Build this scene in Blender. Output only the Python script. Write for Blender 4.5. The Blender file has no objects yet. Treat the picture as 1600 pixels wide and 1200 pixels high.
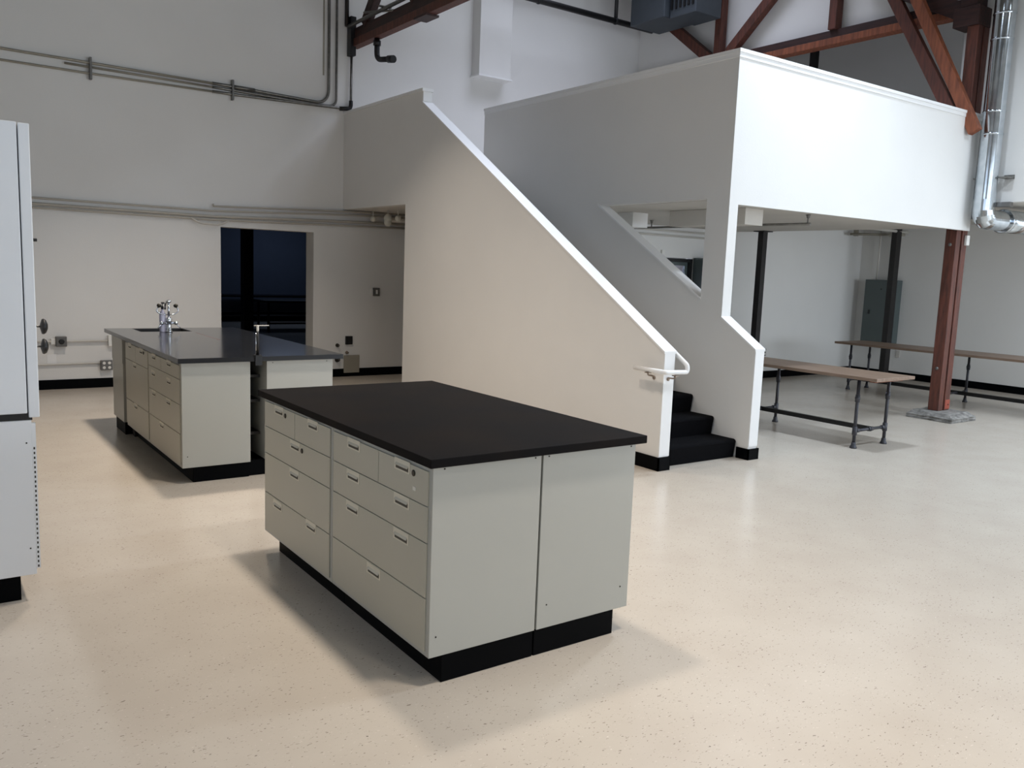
import bpy, bmesh, math, random
from mathutils import Vector, Matrix
random.seed(7)
C = bpy.context.scene.collection
SC = bpy.context.scene

# ------------------------------------------------------------------ camera
f_px, yaw, pit, rol = 1320.45, 0.620909, 0.134183, 0.0382306
cy, sy = math.cos(yaw), math.sin(yaw)
F = Vector((sy*math.cos(pit), cy*math.cos(pit), -math.sin(pit)))
R0 = Vector((cy, -sy, 0)); U0 = R0.cross(F)
R = R0*math.cos(rol) + U0*math.sin(rol); U = R.cross(F)
cam = bpy.data.cameras.new('camera'); co = bpy.data.objects.new('camera', cam); C.objects.link(co)
cam.sensor_fit = 'HORIZONTAL'; cam.sensor_width = 36; cam.lens = f_px/1600*36; cam.clip_end = 100
co.matrix_world = Matrix(((R.x, U.x, -F.x, 0), (R.y, U.y, -F.y, 0), (R.z, U.z, -F.z, 1.62), (0, 0, 0, 1)))
SC.camera = co

# ------------------------------------------------------------------ world, view
w = bpy.data.worlds.new('world'); SC.world = w; w.use_nodes = True
w.node_tree.nodes['Background'].inputs[0].default_value = (0.75, 0.85, 1, 1)
w.node_tree.nodes['Background'].inputs[1].default_value = 0.0
SC.view_settings.view_transform = 'Standard'; SC.view_settings.look = 'None'
SC.view_settings.gamma = 1; SC.view_settings.exposure = 0.0; SC.view_settings.use_curve_mapping = False

# ------------------------------------------------------------------ lights (high bay lamps, added fill lights)
def area(name, loc, size, power, col, rot=(0, 0, 0), size_y=None, spread=math.pi):
    l = bpy.data.lights.new(name, 'AREA'); o = bpy.data.objects.new(name, l); C.objects.link(o)
    o.location = loc; o.rotation_euler = rot; l.energy = power; l.color = col; l.spread = spread
    if size_y: l.shape = 'RECTANGLE'; l.size = size; l.size_y = size_y
    else: l.shape = 'DISK'; l.size = size
    return o
LZ = 5.7
WARM = (1.0, 0.88, 0.76); COOL = (0.76, 0.87, 1.0)
for i, y in enumerate((-1.5, 1.6, 4.7, 7.75)):
    area('high_bay_lamp_left', (2.43, y, LZ), 0.45, (44, 40, 44, 80)[i], WARM, spread=math.radians(92))
for i, y in enumerate((-1.5, 1.6, 4.6, 7.75)):
    area('high_bay_lamp_right', (6.95, y, LZ), 0.45, (8, 84, 110, 22)[i], COOL, spread=math.radians(148))
area('aisle_fill_light', (9.3, 1.6, LZ), 0.45, 110, COOL, spread=math.radians(150))  # added lamp, brightens the wall beside the round duct
area('rear_fill_light', (5.0, -4.8, 3.0), 9.0, 165, COOL, rot=(math.radians(90), 0, 0), size_y=3.0)  # added unseen fill from behind the camera for surfaces facing it
area('left_fill_light', (-3.85, -0.5, 3.4), 2.6, 90, (0.66, 0.80, 1.0), rot=(0, math.radians(-90), 0), size_y=6.0)  # added unseen fill from the left for the platform and stair faces
area('upper_fill_back', (8.0, 8.6, 7.4), 3.0, 110, (0.74, 0.80, 1.0), size_y=2.5, spread=math.radians(110))  # made-up overhead fill for the upper back wall
area('upper_fill_front', (5, 0, 7.4), 6.0, 15, COOL, size_y=3.0)  # weak overhead fill added above the front of the room
area('wing_fill_light', (12.2, 2.6, 2.60), 1.2, 110, COOL, size_y=1.2)  # out-of-frame fill added under the low wing ceiling
area('wing_rear_fill', (11.0, -4.9, 1.5), 5.5, 330, COOL, rot=(math.radians(90), 0, 0), size_y=2.0)  # added fill, lifts the wing floor and walls
area('back_room_fill', (8.0, 21.0, 3.1), 1.6, 9, (0.5, 0.66, 1.0), size_y=1.0)  # added dim blue fill, leaves the post as a dark silhouette
area('door_pane_fill', (9.3, 10.3, 1.9), 0.8, 60, (0.72, 0.78, 1.0), rot=(math.radians(-90), 0, 0))  # light added behind the door so its pane looks bright

# ------------------------------------------------------------------ materials
def lin(c):
    if isinstance(c, str):
        c = [int(c[i:i+2], 16)/255 for i in (0, 2, 4)]
        c = [x/12.92 if x <= .04045 else ((x+.055)/1.055)**2.4 for x in c]
    return (*c[:3], 1)
def mat(name, col, rough=.5, metal=0, var=0.0, scale=4, col2=None, bump=0, bscale=60, spec=.5, stretch=(1, 1, 1)):
    m = bpy.data.materials.new(name); m.use_nodes = True; nt = m.node_tree
    b = nt.nodes['Principled BSDF']; b.inputs['Roughness'].default_value = rough
    b.inputs['Metallic'].default_value = metal; b.inputs['Specular IOR Level'].default_value = spec
    c = lin(col); tc = nt.nodes.new('ShaderNodeTexCoord')
    mp = nt.nodes.new('ShaderNodeMapping'); mp.inputs['Scale'].default_value = stretch
    nt.links.new(tc.outputs['Object'], mp.inputs['Vector'])
    n = nt.nodes.new('ShaderNodeTexNoise'); n.inputs['Scale'].default_value = scale; n.inputs['Detail'].default_value = 5
    nt.links.new(mp.outputs['Vector'], n.inputs['Vector'])
    r = nt.nodes.new('ShaderNodeValToRGB'); nt.links.new(n.outputs['Fac'], r.inputs['Fac'])
    r.color_ramp.elements[0].position = .32; r.color_ramp.elements[1].position = .68
    c2 = lin(col2) if col2 else tuple(x*(1-var) for x in c[:3])+(1,)
    r.color_ramp.elements[0].color = c2; r.color_ramp.elements[1].color = c
    nt.links.new(r.outputs['Color'], b.inputs['Base Color'])
    if bump:
        n2 = nt.nodes.new('ShaderNodeTexNoise'); n2.inputs['Scale'].default_value = bscale
        nt.links.new(mp.outputs['Vector'], n2.inputs['Vector'])
        bp = nt.nodes.new('ShaderNodeBump'); bp.inputs['Strength'].default_value = bump; bp.inputs['Distance'].default_value = .01
        nt.links.new(n2.outputs['Fac'], bp.inputs['Height']); nt.links.new(bp.outputs['Normal'], b.inputs['Normal'])
    return m
def mat_floor():
    m = bpy.data.materials.new('vinyl_floor'); m.use_nodes = True; nt = m.node_tree; L = nt.links.new
    b = nt.nodes['Principled BSDF']; b.inputs['Roughness'].default_value = .25; b.inputs['Specular IOR Level'].default_value = .5
    tc = nt.nodes.new('ShaderNodeTexCoord')
    n = nt.nodes.new('ShaderNodeTexNoise'); n.inputs['Scale'].default_value = 3; n.inputs['Detail'].default_value = 6
    L(tc.outputs['Object'], n.inputs['Vector'])
    r = nt.nodes.new('ShaderNodeValToRGB'); L(n.outputs['Fac'], r.inputs['Fac'])
    r.color_ramp.elements[0].position = .3; r.color_ramp.elements[0].color = lin('bdb3a6')
    r.color_ramp.elements[1].position = .7; r.color_ramp.elements[1].color = lin('c3baad')
    mx = r.outputs['Color']
    for sc, th, colr in ((38, .15, '83796d'), (16, .045, '5f564d'), (60, .15, '9c9185'), (50, .13, 'd4ccc1')):
        mp = nt.nodes.new('ShaderNodeMapping'); mp.inputs['Scale'].default_value = (1, 2.4 if sc > 30 else 1, 1)
        mp.inputs['Rotation'].default_value = (0, 0, sc*.7); L(tc.outputs['Object'], mp.inputs['Vector'])
        nd = nt.nodes.new('ShaderNodeTexNoise'); nd.inputs['Scale'].default_value = sc*.6
        L(mp.outputs['Vector'], nd.inputs['Vector'])
        ad = nt.nodes.new('ShaderNodeVectorMath'); ad.operation = 'MULTIPLY_ADD'
        ad.inputs[1].default_value = (.05, .05, 0); L(nd.outputs['Color'], ad.inputs[0]); L(mp.outputs['Vector'], ad.inputs[2])
        v = nt.nodes.new('ShaderNodeTexVoronoi'); v.inputs['Scale'].default_value = sc; v.inputs['Randomness'].default_value = 1
        L(ad.outputs[0], v.inputs['Vector'])
        lt = nt.nodes.new('ShaderNodeMath'); lt.operation = 'LESS_THAN'; lt.inputs[1].default_value = th
        L(v.outputs['Distance'], lt.inputs[0])
        cl = nt.nodes.new('ShaderNodeSeparateColor'); L(v.outputs['Color'], cl.inputs[0])
        g = nt.nodes.new('ShaderNodeMath'); g.operation = 'GREATER_THAN'; g.inputs[1].default_value = .45; L(cl.outputs[0], g.inputs[0])
        mu = nt.nodes.new('ShaderNodeMath'); mu.operation = 'MULTIPLY'; L(lt.outputs[0], mu.inputs[0]); L(g.outputs[0], mu.inputs[1])
        mi = nt.nodes.new('ShaderNodeMix'); mi.data_type = 'RGBA'; L(mu.outputs[0], mi.inputs[0]); L(mx, mi.inputs[6])
        mi.inputs[7].default_value = lin(colr); mx = mi.outputs[2]
    L(mx, b.inputs['Base Color'])
    n3 = nt.nodes.new('ShaderNodeTexNoise'); n3.inputs['Scale'].default_value = 1.5; L(tc.outputs['Object'], n3.inputs['Vector'])
    mr = nt.nodes.new('ShaderNodeMapRange'); mr.inputs[3].default_value = .23; mr.inputs[4].default_value = .25
    L(n3.outputs['Fac'], mr.inputs[0]); L(mr.outputs[0], b.inputs['Roughness'])
    return m
M = {}
M['floor'] = mat_floor()
M['wall'] = mat('white_wall_paint', 'e0deda', .62, var=.03, scale=1.5, bump=.08, bscale=90)
M['ceiling'] = mat('ceiling_boards', '6f6a64', .8, var=.2, scale=3)
M['cap'] = mat('white_trim_paint', 'e9e8e6', .38, var=.02)
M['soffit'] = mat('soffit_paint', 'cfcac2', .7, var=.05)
M['base'] = mat('black_rubber_base', '050608', .5, var=.2, spec=.05)
M['cab'] = mat('putty_enamel_darkened', 'abaaa2', .34, var=.02, scale=2, spec=.4)  # same paint as the drawers, darkened to offset light on the end panels
M['drawer'] = mat('putty_enamel_lightened', 'b2ae9f', .36, var=.03, scale=2, spec=.4)  # same paint as the bodies, lighter copy to make up for dimmer light
M['gap'] = mat('cabinet_shadow_gap', '1c1a16', .8)
M['handle'] = mat('drawer_handle_metal', 'd0cab9', .4, metal=.1, var=.05)
M['hdark'] = mat('drawer_handle_pocket', '403c33', .6)
M['lock'] = mat('lock_metal', '3d3a33', .35, metal=.8)
M['epoxy'] = mat('black_epoxy_top', '101012', .6, var=.0, scale=2.2, col2='1a1614', spec=.05)
M['epoxy2'] = mat('charcoal_epoxy_top', '27292d', .14, var=.15, scale=2, spec=.45)
M['hood'] = mat('white_hood_enamel', 'e6e8ea', .3, var=.02)
M['black'] = mat('black_paint', '0c0b0c', .45, var=.3)
M['blackwood'] = mat('black_steel_column', '1a1514', .5, var=.4, scale=9)
M['chrome'] = mat('chrome', 'dcdfe4', .12, metal=1)
M['galv'] = mat('galvanized_sheet', 'd3d9de', .13, metal=1, col2='bcc4ca', scale=10)
M['conduit'] = mat('grey_steel_conduit', '85837e', .35, metal=.8, var=.3, scale=20)
M['cpaint'] = mat('painted_conduit', 'cbc6bd', .5, var=.05)
M['cpaint2'] = mat('painted_conduit_grey', 'b4aea3', .5, var=.08)
M['cdirty'] = mat('worn_cream_conduit', '9d9789', .45, metal=.2, var=.15, scale=12)
M['pipe'] = mat('charcoal_iron_pipe', '45454a', .42, metal=.5, var=.25, scale=25)
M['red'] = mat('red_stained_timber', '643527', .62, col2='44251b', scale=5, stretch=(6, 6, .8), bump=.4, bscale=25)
M['red2'] = mat('orange_timber', '8a4d30', .62, col2='653520', scale=5, stretch=(6, 6, .8), bump=.3, bscale=25)
M['redplate'] = mat('red_oxide_steel_plate', '9c4a38', .5, var=.2, scale=15)
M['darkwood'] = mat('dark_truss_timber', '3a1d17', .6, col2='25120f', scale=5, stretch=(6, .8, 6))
M['concrete'] = mat('rough_concrete', '8f8c87', .9, col2='66635f', scale=14, bump=.9, bscale=30)
M['bench'] = mat('walnut_bench_top', '8d7666', .42, col2='74604f', scale=5, stretch=(7, .6, 7))
M['benchedge'] = mat('bench_front_edge', 'b39d8a', .5, var=.1)
M['carpet'] = mat('black_carpet', '0d0d10', .95, var=.4, scale=60, bump=.6, bscale=400, spec=.1)
M['panel'] = mat('grey_green_panel_enamel', '505a59', .4, var=.06)
M['hvac'] = mat('hvac_grey_metal', '43494f', .55, metal=.2, var=.15)
M['bronze'] = mat('bronze_bracket', '8b7d70', .3, metal=.8)
M['plate'] = mat('beige_cover_plate', '989284', .5)
M['outlet'] = mat('steel_outlet_plate', '6e6c69', .35, metal=.6)
M['white'] = mat('white_plastic', 'e4e2dc', .4)
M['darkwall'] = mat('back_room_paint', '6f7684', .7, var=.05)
M['tag'] = mat('paper_label', 'd8d4c8', .7)
M['globe'] = mat('milky_glass', 'cfccc0', .25)
def glass(name, col, a):
    m = bpy.data.materials.new(name); m.use_nodes = True; b = m.node_tree.nodes['Principled BSDF']
    b.inputs['Base Color'].default_value = lin(col); b.inputs['Roughness'].default_value = .05
    b.inputs['Transmission Weight'].default_value = a; b.inputs['IOR'].default_value = 1.3
    return m
M['glass'] = glass('clear_glass', 'f2f4ff', 1.0)
M['bottle'] = glass('lavender_plastic', 'e6e6fb', .55)

# ------------------------------------------------------------------ mesh helpers
def bx(bm, x0, x1, y0, y1, z0, z1, bev=0):
    n = len(bm.verts)
    g = bmesh.ops.create_cube(bm, size=1)['verts']
    for v in g:
        v.co = Vector(((x0+x1)/2+v.co.x*(x1-x0), (y0+y1)/2+v.co.y*(y1-y0), (z0+z1)/2+v.co.z*(z1-z0)))
    if bev:
        es = list({e for v in g for e in v.link_edges})
        bmesh.ops.bevel(bm, geom=es, offset=bev, segments=2, affect='EDGES', profile=.5)
def beam(bm, a, b, wd, hd, up=(0, 0, 1), bev=.004):
    a = Vector(a); b = Vector(b); d = (b-a).normalized(); up = Vector(up)
    s = d.cross(up).normalized(); u = s.cross(d)
    vs = [bm.verts.new(p + s*i*wd/2 + u*j*hd/2) for p in (a, b) for i, j in ((-1, -1), (1, -1), (1, 1), (-1, 1))]
    fs = [bm.faces.new([vs[i] for i in q]) for q in ((0, 1, 2, 3), (7, 6, 5, 4), (0, 4, 5, 1), (1, 5, 6, 2), (2, 6, 7, 3), (3, 7, 4, 0))]
    if bev: bmesh.ops.bevel(bm, geom=list({e for f in fs for e in f.edges}), offset=bev, segments=1, affect='EDGES')
def tube(bm, pts, r, seg=12, cap=True):
    pts = [Vector(p) for p in pts]; rs = r if isinstance(r, (list, tuple)) else [r]*len(pts)
    rings = []; prev = None
    for i, p in enumerate(pts):
        t = ((pts[min(i+1, len(pts)-1)]-p).normalized() + (p-pts[max(i-1, 0)]).normalized())
        t = t.normalized() if t.length > 1e-6 else Vector((0, 0, 1))
        if prev is None:
            a = Vector((0, 0, 1)) if abs(t.z) < .9 else Vector((1, 0, 0)); s = t.cross(a).normalized()
        else: s = (prev - t*prev.dot(t)).normalized()
        prev = s; u = t.cross(s)
        rings.append([bm.verts.new(p+(s*math.cos(2*math.pi*k/seg)+u*math.sin(2*math.pi*k/seg))*rs[i]) for k in range(seg)])
    for a, b in zip(rings, rings[1:]):
        for k in range(seg):
            f = bm.faces.new((a[k], a[(k+1) % seg], b[(k+1) % seg], b[k])); f.smooth = True
    if cap: bm.faces.new(rings[0][::-1]); bm.faces.new(rings[-1])
def bend(pts, rad, n=6):
    pts = [Vector(p) for p in pts]; out = [pts[0]]
    for a, b, c in zip(pts, pts[1:], pts[2:]):
        r = min(rad, (a-b).length*.49, (c-b).length*.49)
        p0 = b+(a-b).normalized()*r; p1 = b+(c-b).normalized()*r
        for i in range(n+1):
            t = i/n; out.append(p0*(1-t)**2 + b*2*t*(1-t) + p1*t*t)
    out.append(pts[-1]); return out
def cyl(bm, a, b, r, seg=16): tube(bm, [a, b], r, seg)
def lathe(bm, base, prof, seg=24, axis=(0, 0, 1)):
    ax = Vector(axis).normalized(); base = Vector(base)
    a = Vector((1, 0, 0)) if abs(ax.x) < .9 else Vector((0, 1, 0)); s = ax.cross(a).normalized(); u = ax.cross(s)
    rings = [[bm.verts.new(base+ax*h+(s*math.cos(2*math.pi*k/seg)+u*math.sin(2*math.pi*k/seg))*max(r, 1e-4)) for k in range(seg)] for r, h in prof]
    for a, b in zip(rings, rings[1:]):
        for k in range(seg):
            f = bm.faces.new((a[k], a[(k+1) % seg], b[(k+1) % seg], b[k])); f.smooth = True
    bm.faces.new(rings[0][::-1]); bm.faces.new(rings[-1])
def prism(bm, polys, ax, a0, a1):
    """polys: list of 2D polygons sharing corners; extruded along axis ax (0=x,1=y,2=z) from a0 to a1"""
    def P(p, v): q = list(p); q.insert(ax, v); return q
    key = {}; fs = []
    for poly in polys:
        vs = []
        for p in poly:
            k = (round(p[0], 4), round(p[1], 4))
            if k not in key: key[k] = bm.verts.new(P(p, a0))
            vs.append(key[k])
        fs.append(bm.faces.new(vs))
    r = bmesh.ops.extrude_face_region(bm, geom=fs)
    d = [0, 0, 0]; d[ax] = a1-a0
    bmesh.ops.translate(bm, verts=[v for v in r['geom'] if isinstance(v, bmesh.types.BMVert)], vec=d)
class BM:
    def __enter__(s): s.b = bmesh.new(); return s.b
    def __exit__(s, *a): pass
def obj(name, bm, m, parent=None, loc=None):
    bmesh.ops.recalc_face_normals(bm, faces=bm.faces)
    me = bpy.data.meshes.new(name); bm.to_mesh(me); bm.free()
    ms = m if isinstance(m, (list, tuple)) else [m]
    for x in ms: me.materials.append(M[x])
    o = bpy.data.objects.new(name, me); C.objects.link(o)
    if parent: o.parent = parent; o.matrix_parent_inverse = Matrix.Translation(parent.location).inverted()
    return o
def nb(): return bmesh.new()
def tag(o, label, cat, group=None):
    o['label'] = label; o['category'] = cat
    if group: o['group'] = group
    return o
def thing(name, label, cat, loc=(0, 0, 0), group=None):
    o = bpy.data.objects.new(name, None); C.objects.link(o); o.location = loc; o.empty_display_size = .1
    return tag(o, label, cat, group)
def struct(name, bm, m):
    o = obj(name, bm, m); o['kind'] = 'structure'; return o
def one(fn, *a, **k):
    b = nb(); fn(b, *a, **k); return b

YB, XR, XW, YW = 11.28, 10.5, 14.0, 8.93
# ------------------------------------------------------------------ structure
struct('floor', one(bx, -4, XW+.1, -5, 23, -.1, 0), 'floor')
struct('ceiling', one(bx, -4.2, XR+.1, -5.2, YB+.2, 7.5, 7.6), 'ceiling')
b = nb()   # back wall with the doorway
prism(b, [[(-4, 0), (3.33, 0), (3.33, 2.03), (-4, 2.03)], [(4.6, 0), (XW, 0), (XW, 2.03), (4.6, 2.03)],
          [(-4, 2.03), (3.33, 2.03), (4.6, 2.03), (XW, 2.03), (XW, 7.5), (-4, 7.5)]], 1, YB, YB+.27)
struct('wall_back', b, 'wall')
struct('wall_left', one(bx, -4.2, -4, -5, YB, 0, 7.5), 'wall')
struct('wall_rear', one(bx, -4.2, XW+.2, -5.2, -5, 0, 7.5), 'wall')
b = nb()  # upper right wall: solid above the aisle, open above the platform below the truss chord
prism(b, [[(-5, 2.62), (5.6, 2.62), (5.6, 4.95), (-5, 4.95)], [(-5, 4.95), (5.6, 4.95), (YB, 4.95), (YB, 7.5), (-5, 7.5)]], 0, XR, XR+.12)
struct('wall_right', b, 'wall')
struct('wall_wing_right', one(bx, XW, XW+.12, -5, YB+.2, 0, 6.6), 'wall')
b = nb()  # low wall behind the tables, with a door hole
prism(b, [[(6.22, 0), (8.93, 0), (8.93, 1.89), (6.22, 1.89)], [(9.62, 0), (XW, 0), (XW, 1.89), (9.62, 1.89)],
          [(6.22, 1.89), (8.93, 1.89), (9.62, 1.89), (XW, 1.89), (XW, 2.34), (6.22, 2.34)]], 1, YW, YW+.12)
bx(b, XR, XW, YW, YW+.12, 2.34, 2.62); bx(b, 6.22, XR, YW, YW+.12, 2.339, 2.345)
struct('wall_wing_back', b, 'wall')
struct('ceiling_wing', one(bx, XR+.12, XW, -5, YB, 2.62, 2.70), 'soffit')
struct('ceiling_wing_upper', one(bx, XR+.12, XW, 5.5, YB, 6.5, 6.6), 'ceiling')
struct('wall_wing_upper', one(bx, XR+.12, XW, 5.4, 5.5, 2.70, 6.5), 'wall')
# room behind the doorway
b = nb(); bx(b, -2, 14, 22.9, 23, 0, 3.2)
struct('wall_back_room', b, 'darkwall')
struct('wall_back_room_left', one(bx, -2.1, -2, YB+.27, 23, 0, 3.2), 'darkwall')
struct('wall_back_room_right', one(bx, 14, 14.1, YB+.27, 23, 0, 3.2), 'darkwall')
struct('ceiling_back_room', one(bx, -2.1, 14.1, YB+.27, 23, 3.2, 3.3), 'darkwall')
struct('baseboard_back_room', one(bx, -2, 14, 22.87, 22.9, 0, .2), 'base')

# stair walls
zl = lambda y: .986+.612*(y-4.9)
b = nb()
prism(b, [[(4.9, 0), (9.43, 0), (9.43, 2.37), (9.05, zl(9.05)), (4.9, .986)],
          [(9.43, 2.37), (YB, 2.37), (YB, 3.66), (9.05, 3.66), (9.05, zl(9.05))]], 0, 5.03, 5.15)
struct('wall_stair_left', b, 'wall')
b = nb()
prism(b, [[(4.84, 0), (5.25, 0), (5.25, 1.25), (4.84, .99)],
          [(5.25, 0), (5.52, 0), (5.52, 1.415), (5.52, 2.345), (5.52, 3.61), (5.25, 3.61), (5.25, 1.25)],
          [(5.52, 0), (7.055, 0), (7.055, 2.342), (5.52, 1.415)],
          [(5.52, 2.345), (7.055, 2.342), (7.055, 3.61), (5.52, 3.61)],
          [(7.055, 0), (9.35, 0), (9.35, 3.61), (7.055, 3.61), (7.055, 2.342)],
          [(9.35, 0), (YB, 0), (YB, 2.34), (9.35, 2.34)]], 0, 6.10, 6.22)
struct('wall_stair_right', b, 'wall')
struct('wall_mezzanine', one(bx, 6.22, 10.42, 5.25, 5.302, 2.29, 3.61), 'wall')
# caps
b = nb()
for (y0, z0, y1, z1) in ((4.89, .986, 9.05, zl(9.05)),):
    prism(b, [[(y0, z0), (y1, z1), (y1, z1+.018), (y0, z0+.018)]], 0, 5.022, 5.165)
struct('trim_1', b, 'cap')
b = nb(); bx(b, 5.015, 5.165, 9.035, YB, 3.66, 3.695); struct('trim_2', b, 'cap')
b = nb(); prism(b, [[(6.085, 5.235), (10.43, 5.235), (10.43, 5.315), (6.235, 5.315), (6.235, 9.36), (6.085, 9.36)]], 2, 3.61, 3.64)
prism(b, [[(6.093, 5.243), (10.425, 5.243), (10.425, 5.308), (6.227, 5.308), (6.227, 9.352), (6.093, 9.352)]], 2, 3.568, 3.6099)
struct('trim_3', b, 'cap')
b = nb(); prism(b, [[(4.83, .985), (5.25, 1.25), (5.25, 1.268), (4.83, 1.003)]], 0, 6.092, 6.228)
struct('trim_4', b, 'cap')
b = nb(); prism(b, [[(5.52, 1.415), (7.055, 2.342), (7.055, 2.36), (5.52, 1.433)]], 0, 6.085, 6.23)
struct('trim_5', b, 'cap')
b = nb(); bx(b, 5.032, 5.148, 9.043, 9.05, zl(9.05)+.02, 3.66); struct('lit_end_face', b, 'cap')  # thin white sheet painting the wall end as brightly lit
# white end faces of the stair walls
b = nb(); bx(b, 5.031, 5.149, 4.892, 4.9, .12, .986); struct('trim_6', b, 'cap')
b = nb(); bx(b, 6.101, 6.219, 4.832, 4.84, .12, .99); struct('trim_7', b, 'cap')
# floor slabs
b = nb(); prism(b, [[(6.22, 5.302), (10.2, 5.302), (10.2, 5.46), (XR+.12, 5.46), (XR+.12, YB), (6.22, YB)]], 2, 2.34, 2.52); bx(b, 5.15, 6.10, 8.83, YB, 2.37, 2.52); bx(b, 6.10, 6.22, 9.35, YB, 2.34, 2.52)
bx(b, XR+.002, XR+.122, 5.45, YB, 2.36, 2.705); bx(b, 10.2, XR+.12, 5.302, 5.46, 2.615, 2.63)  # edge fascia and notch strip added to stop light leaking past the slab
struct('floor_mezzanine', b, 'soffit')
# baseboards
def bb(name, *boxes):
    b = nb()
    for q in boxes: bx(b, *q)
    struct(name, b, 'base')
bb('baseboard_back', (-4, 3.33, YB-.012, YB, 0, .115), (4.6, 6.1, YB-.012, YB, 0, .115))
bb('baseboard_wing_back', (6.22, 8.85, YW-.012, YW, 0, .115), (9.7, XW, YW-.012, YW, 0, .115))
bb('baseboard_wing_right', (XW-.012, XW, -5, YW, 0, .115))
bb('baseboard_stair_left', (5.018, 5.03, 4.88, 9.43, 0, .115), (5.018, 5.155, 4.88, 4.892, 0, .115), (5.15, 5.155, 4.88, 4.962, 0, .115))
bb('baseboard_stair_right', (6.088, 6.1, 4.82, 4.962, 0, .1), (6.088, 6.232, 4.82, 4.832, 0, .1), (6.22, 6.232, 4.82, YW-.02, 0, .1))

# ------------------------------------------------------------------ staircase
st = thing('staircase', 'straight staircase covered in black carpet between two white stair walls', 'stairs', (5.62, 4.97, 0))
for i in range(15):
    y0 = 4.97+.275*i; z1 = .168*(i+1); y1 = y0+.275+(.03 if i < 14 else -.415+.275+.1); b = nb()
    if i == 14: y1 = y0+.012
    prism(b, [[(y0+.018, z1-.168), (max(y1, y0+.03), z1-.168), (max(y1, y0+.03), z1), (y0+.02, z1), (y0+.004, z1-.006), (y0-.004, z1-.02), (y0, z1-.036)]], 0, 5.158, 6.085)
    obj('step', b, 'carpet', st)
# handrail
hr = thing('handrail', 'white round handrail wrapping around the lower end of the left stair wall', 'handrail', (5.0, 4.8, .84))
b = nb(); tube(b, bend([(4.955, 5.16, .845), (4.955, 4.81, .845)], .02), .019)
tube(b, bend([(4.955, 4.83, .845), (4.955, 4.80, .845), (5.205, 4.80, .838), (5.205, 4.80, .893), (5.205, 8.7, .893+.612*3.9)], .022), .019)
obj('rail', b, 'cap', hr)
for (p, q) in (((4.955, 5.0, .83), (5.03, 5.0, .775)), ((5.08, 4.81, .82), (5.08, 4.89, .775))):
    p = Vector(p); q = Vector(q); b = nb(); tube(b, bend([p, (p.x, p.y, p.z-.03), ((p.x+q.x)/2, (p.y+q.y)/2, p.z-.035), q+Vector((0, 0, .01)), q+(q-p)*.03], .02), .007, 8)
    lathe(b, q, [(.016, 0), (.016, .006), (.008, .012)], axis=(-1, 0, 0) if p.x < 5 else (0, -1, 0))
    bx(b, p.x-.02, p.x+.02, p.y-.02, p.y+.02, p.z-.012, p.z-.004)
    obj('bracket', b, 'bronze', hr)

# ------------------------------------------------------------------ lab islands
def make_handle(parent, x, y, z, nm='handle'):
    """recessed metal pull with a label slot, on a face looking toward -x"""
    b = nb(); hw, hh = .064, .024
    bx(b, x-.0015, x+.001, y-hw, y+hw, z+hh-.005, z+hh); bx(b, x-.0015, x+.001, y-hw, y+hw, z-hh, z-hh+.006)
    bx(b, x-.0015, x+.001, y-hw, y-hw+.011, z-hh+.006, z+hh-.005); bx(b, x-.0015, x+.001, y+hw-.011, y+hw, z-hh+.006, z+hh-.005)
    bx(b, x-.0012, x+.001, y-hw+.011, y+hw-.011, z+.003, z+hh-.005)
    prism(b, [[(x-.008, z-.003), (x-.006, z-.005), (x-.001, z+.002), (x-.001, z+.006)]], 1, y-hw+.012, y+hw-.012)
    h = obj(nm, b, 'handle', parent)
    b = nb(); bx(b, x-.0006, x+.001, y-hw+.011, y+hw-.011, z-hh+.005, z+.006)
    obj('handle_pocket', b, 'hdark', h)
    return h
def drawer(cab, x, y0, y1, z0, z1, handles, lock=None, lab=None):
    b = nb(); bx(b, x-.003, x+.018, y0+.0022, y1-.0022, z0+.0022, z1-.0022, .0015)
    d = obj('drawer', b, 'drawer', cab)
    for (hy, hz) in handles: make_handle(d, x-.003, hy, hz)
    if lock:
        b = nb(); lathe(b, (x-.003, lock[0], lock[1]), [(.013, 0), (.013, .003), (.009, .005)], 16, (-1, 0, 0)); obj('lock', b, 'lock', d)
    if lab:
        b = nb(); bx(b, x-.0045, x-.003, lab[0]-.012, lab[0]+.012, lab[1]-.008, lab[1]+.008); obj('paper_label', b, 'tag', d)
    return d
def cabinet(label, x0, x1, y0, y1, px0, px1, py0, py1, group=None, zb=.118, zt=.878, screws=()):
    t = thing('base_cabinet', label, 'cabinet', ((x0+x1)/2, (y0+y1)/2, 0), group)
    b = nb(); bx(b, x0+.004, x1, y0, y1, zb, zt, .002)
    obj('body', b, 'cab', t)
    b = nb(); bx(b, px0, px1, py0, py1, 0, zb, .003); obj('plinth', b, 'base', t)
    for (sx, sz) in screws:
        b = nb(); lathe(b, (sx, y0, sz), [(.004, 0), (.003, .002)], 8, (0, -1, 0)); obj('screw', b, 'lock', t)
    return t
X1 = 1.566
G1 = 'putty base cabinets of the front island'
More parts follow.
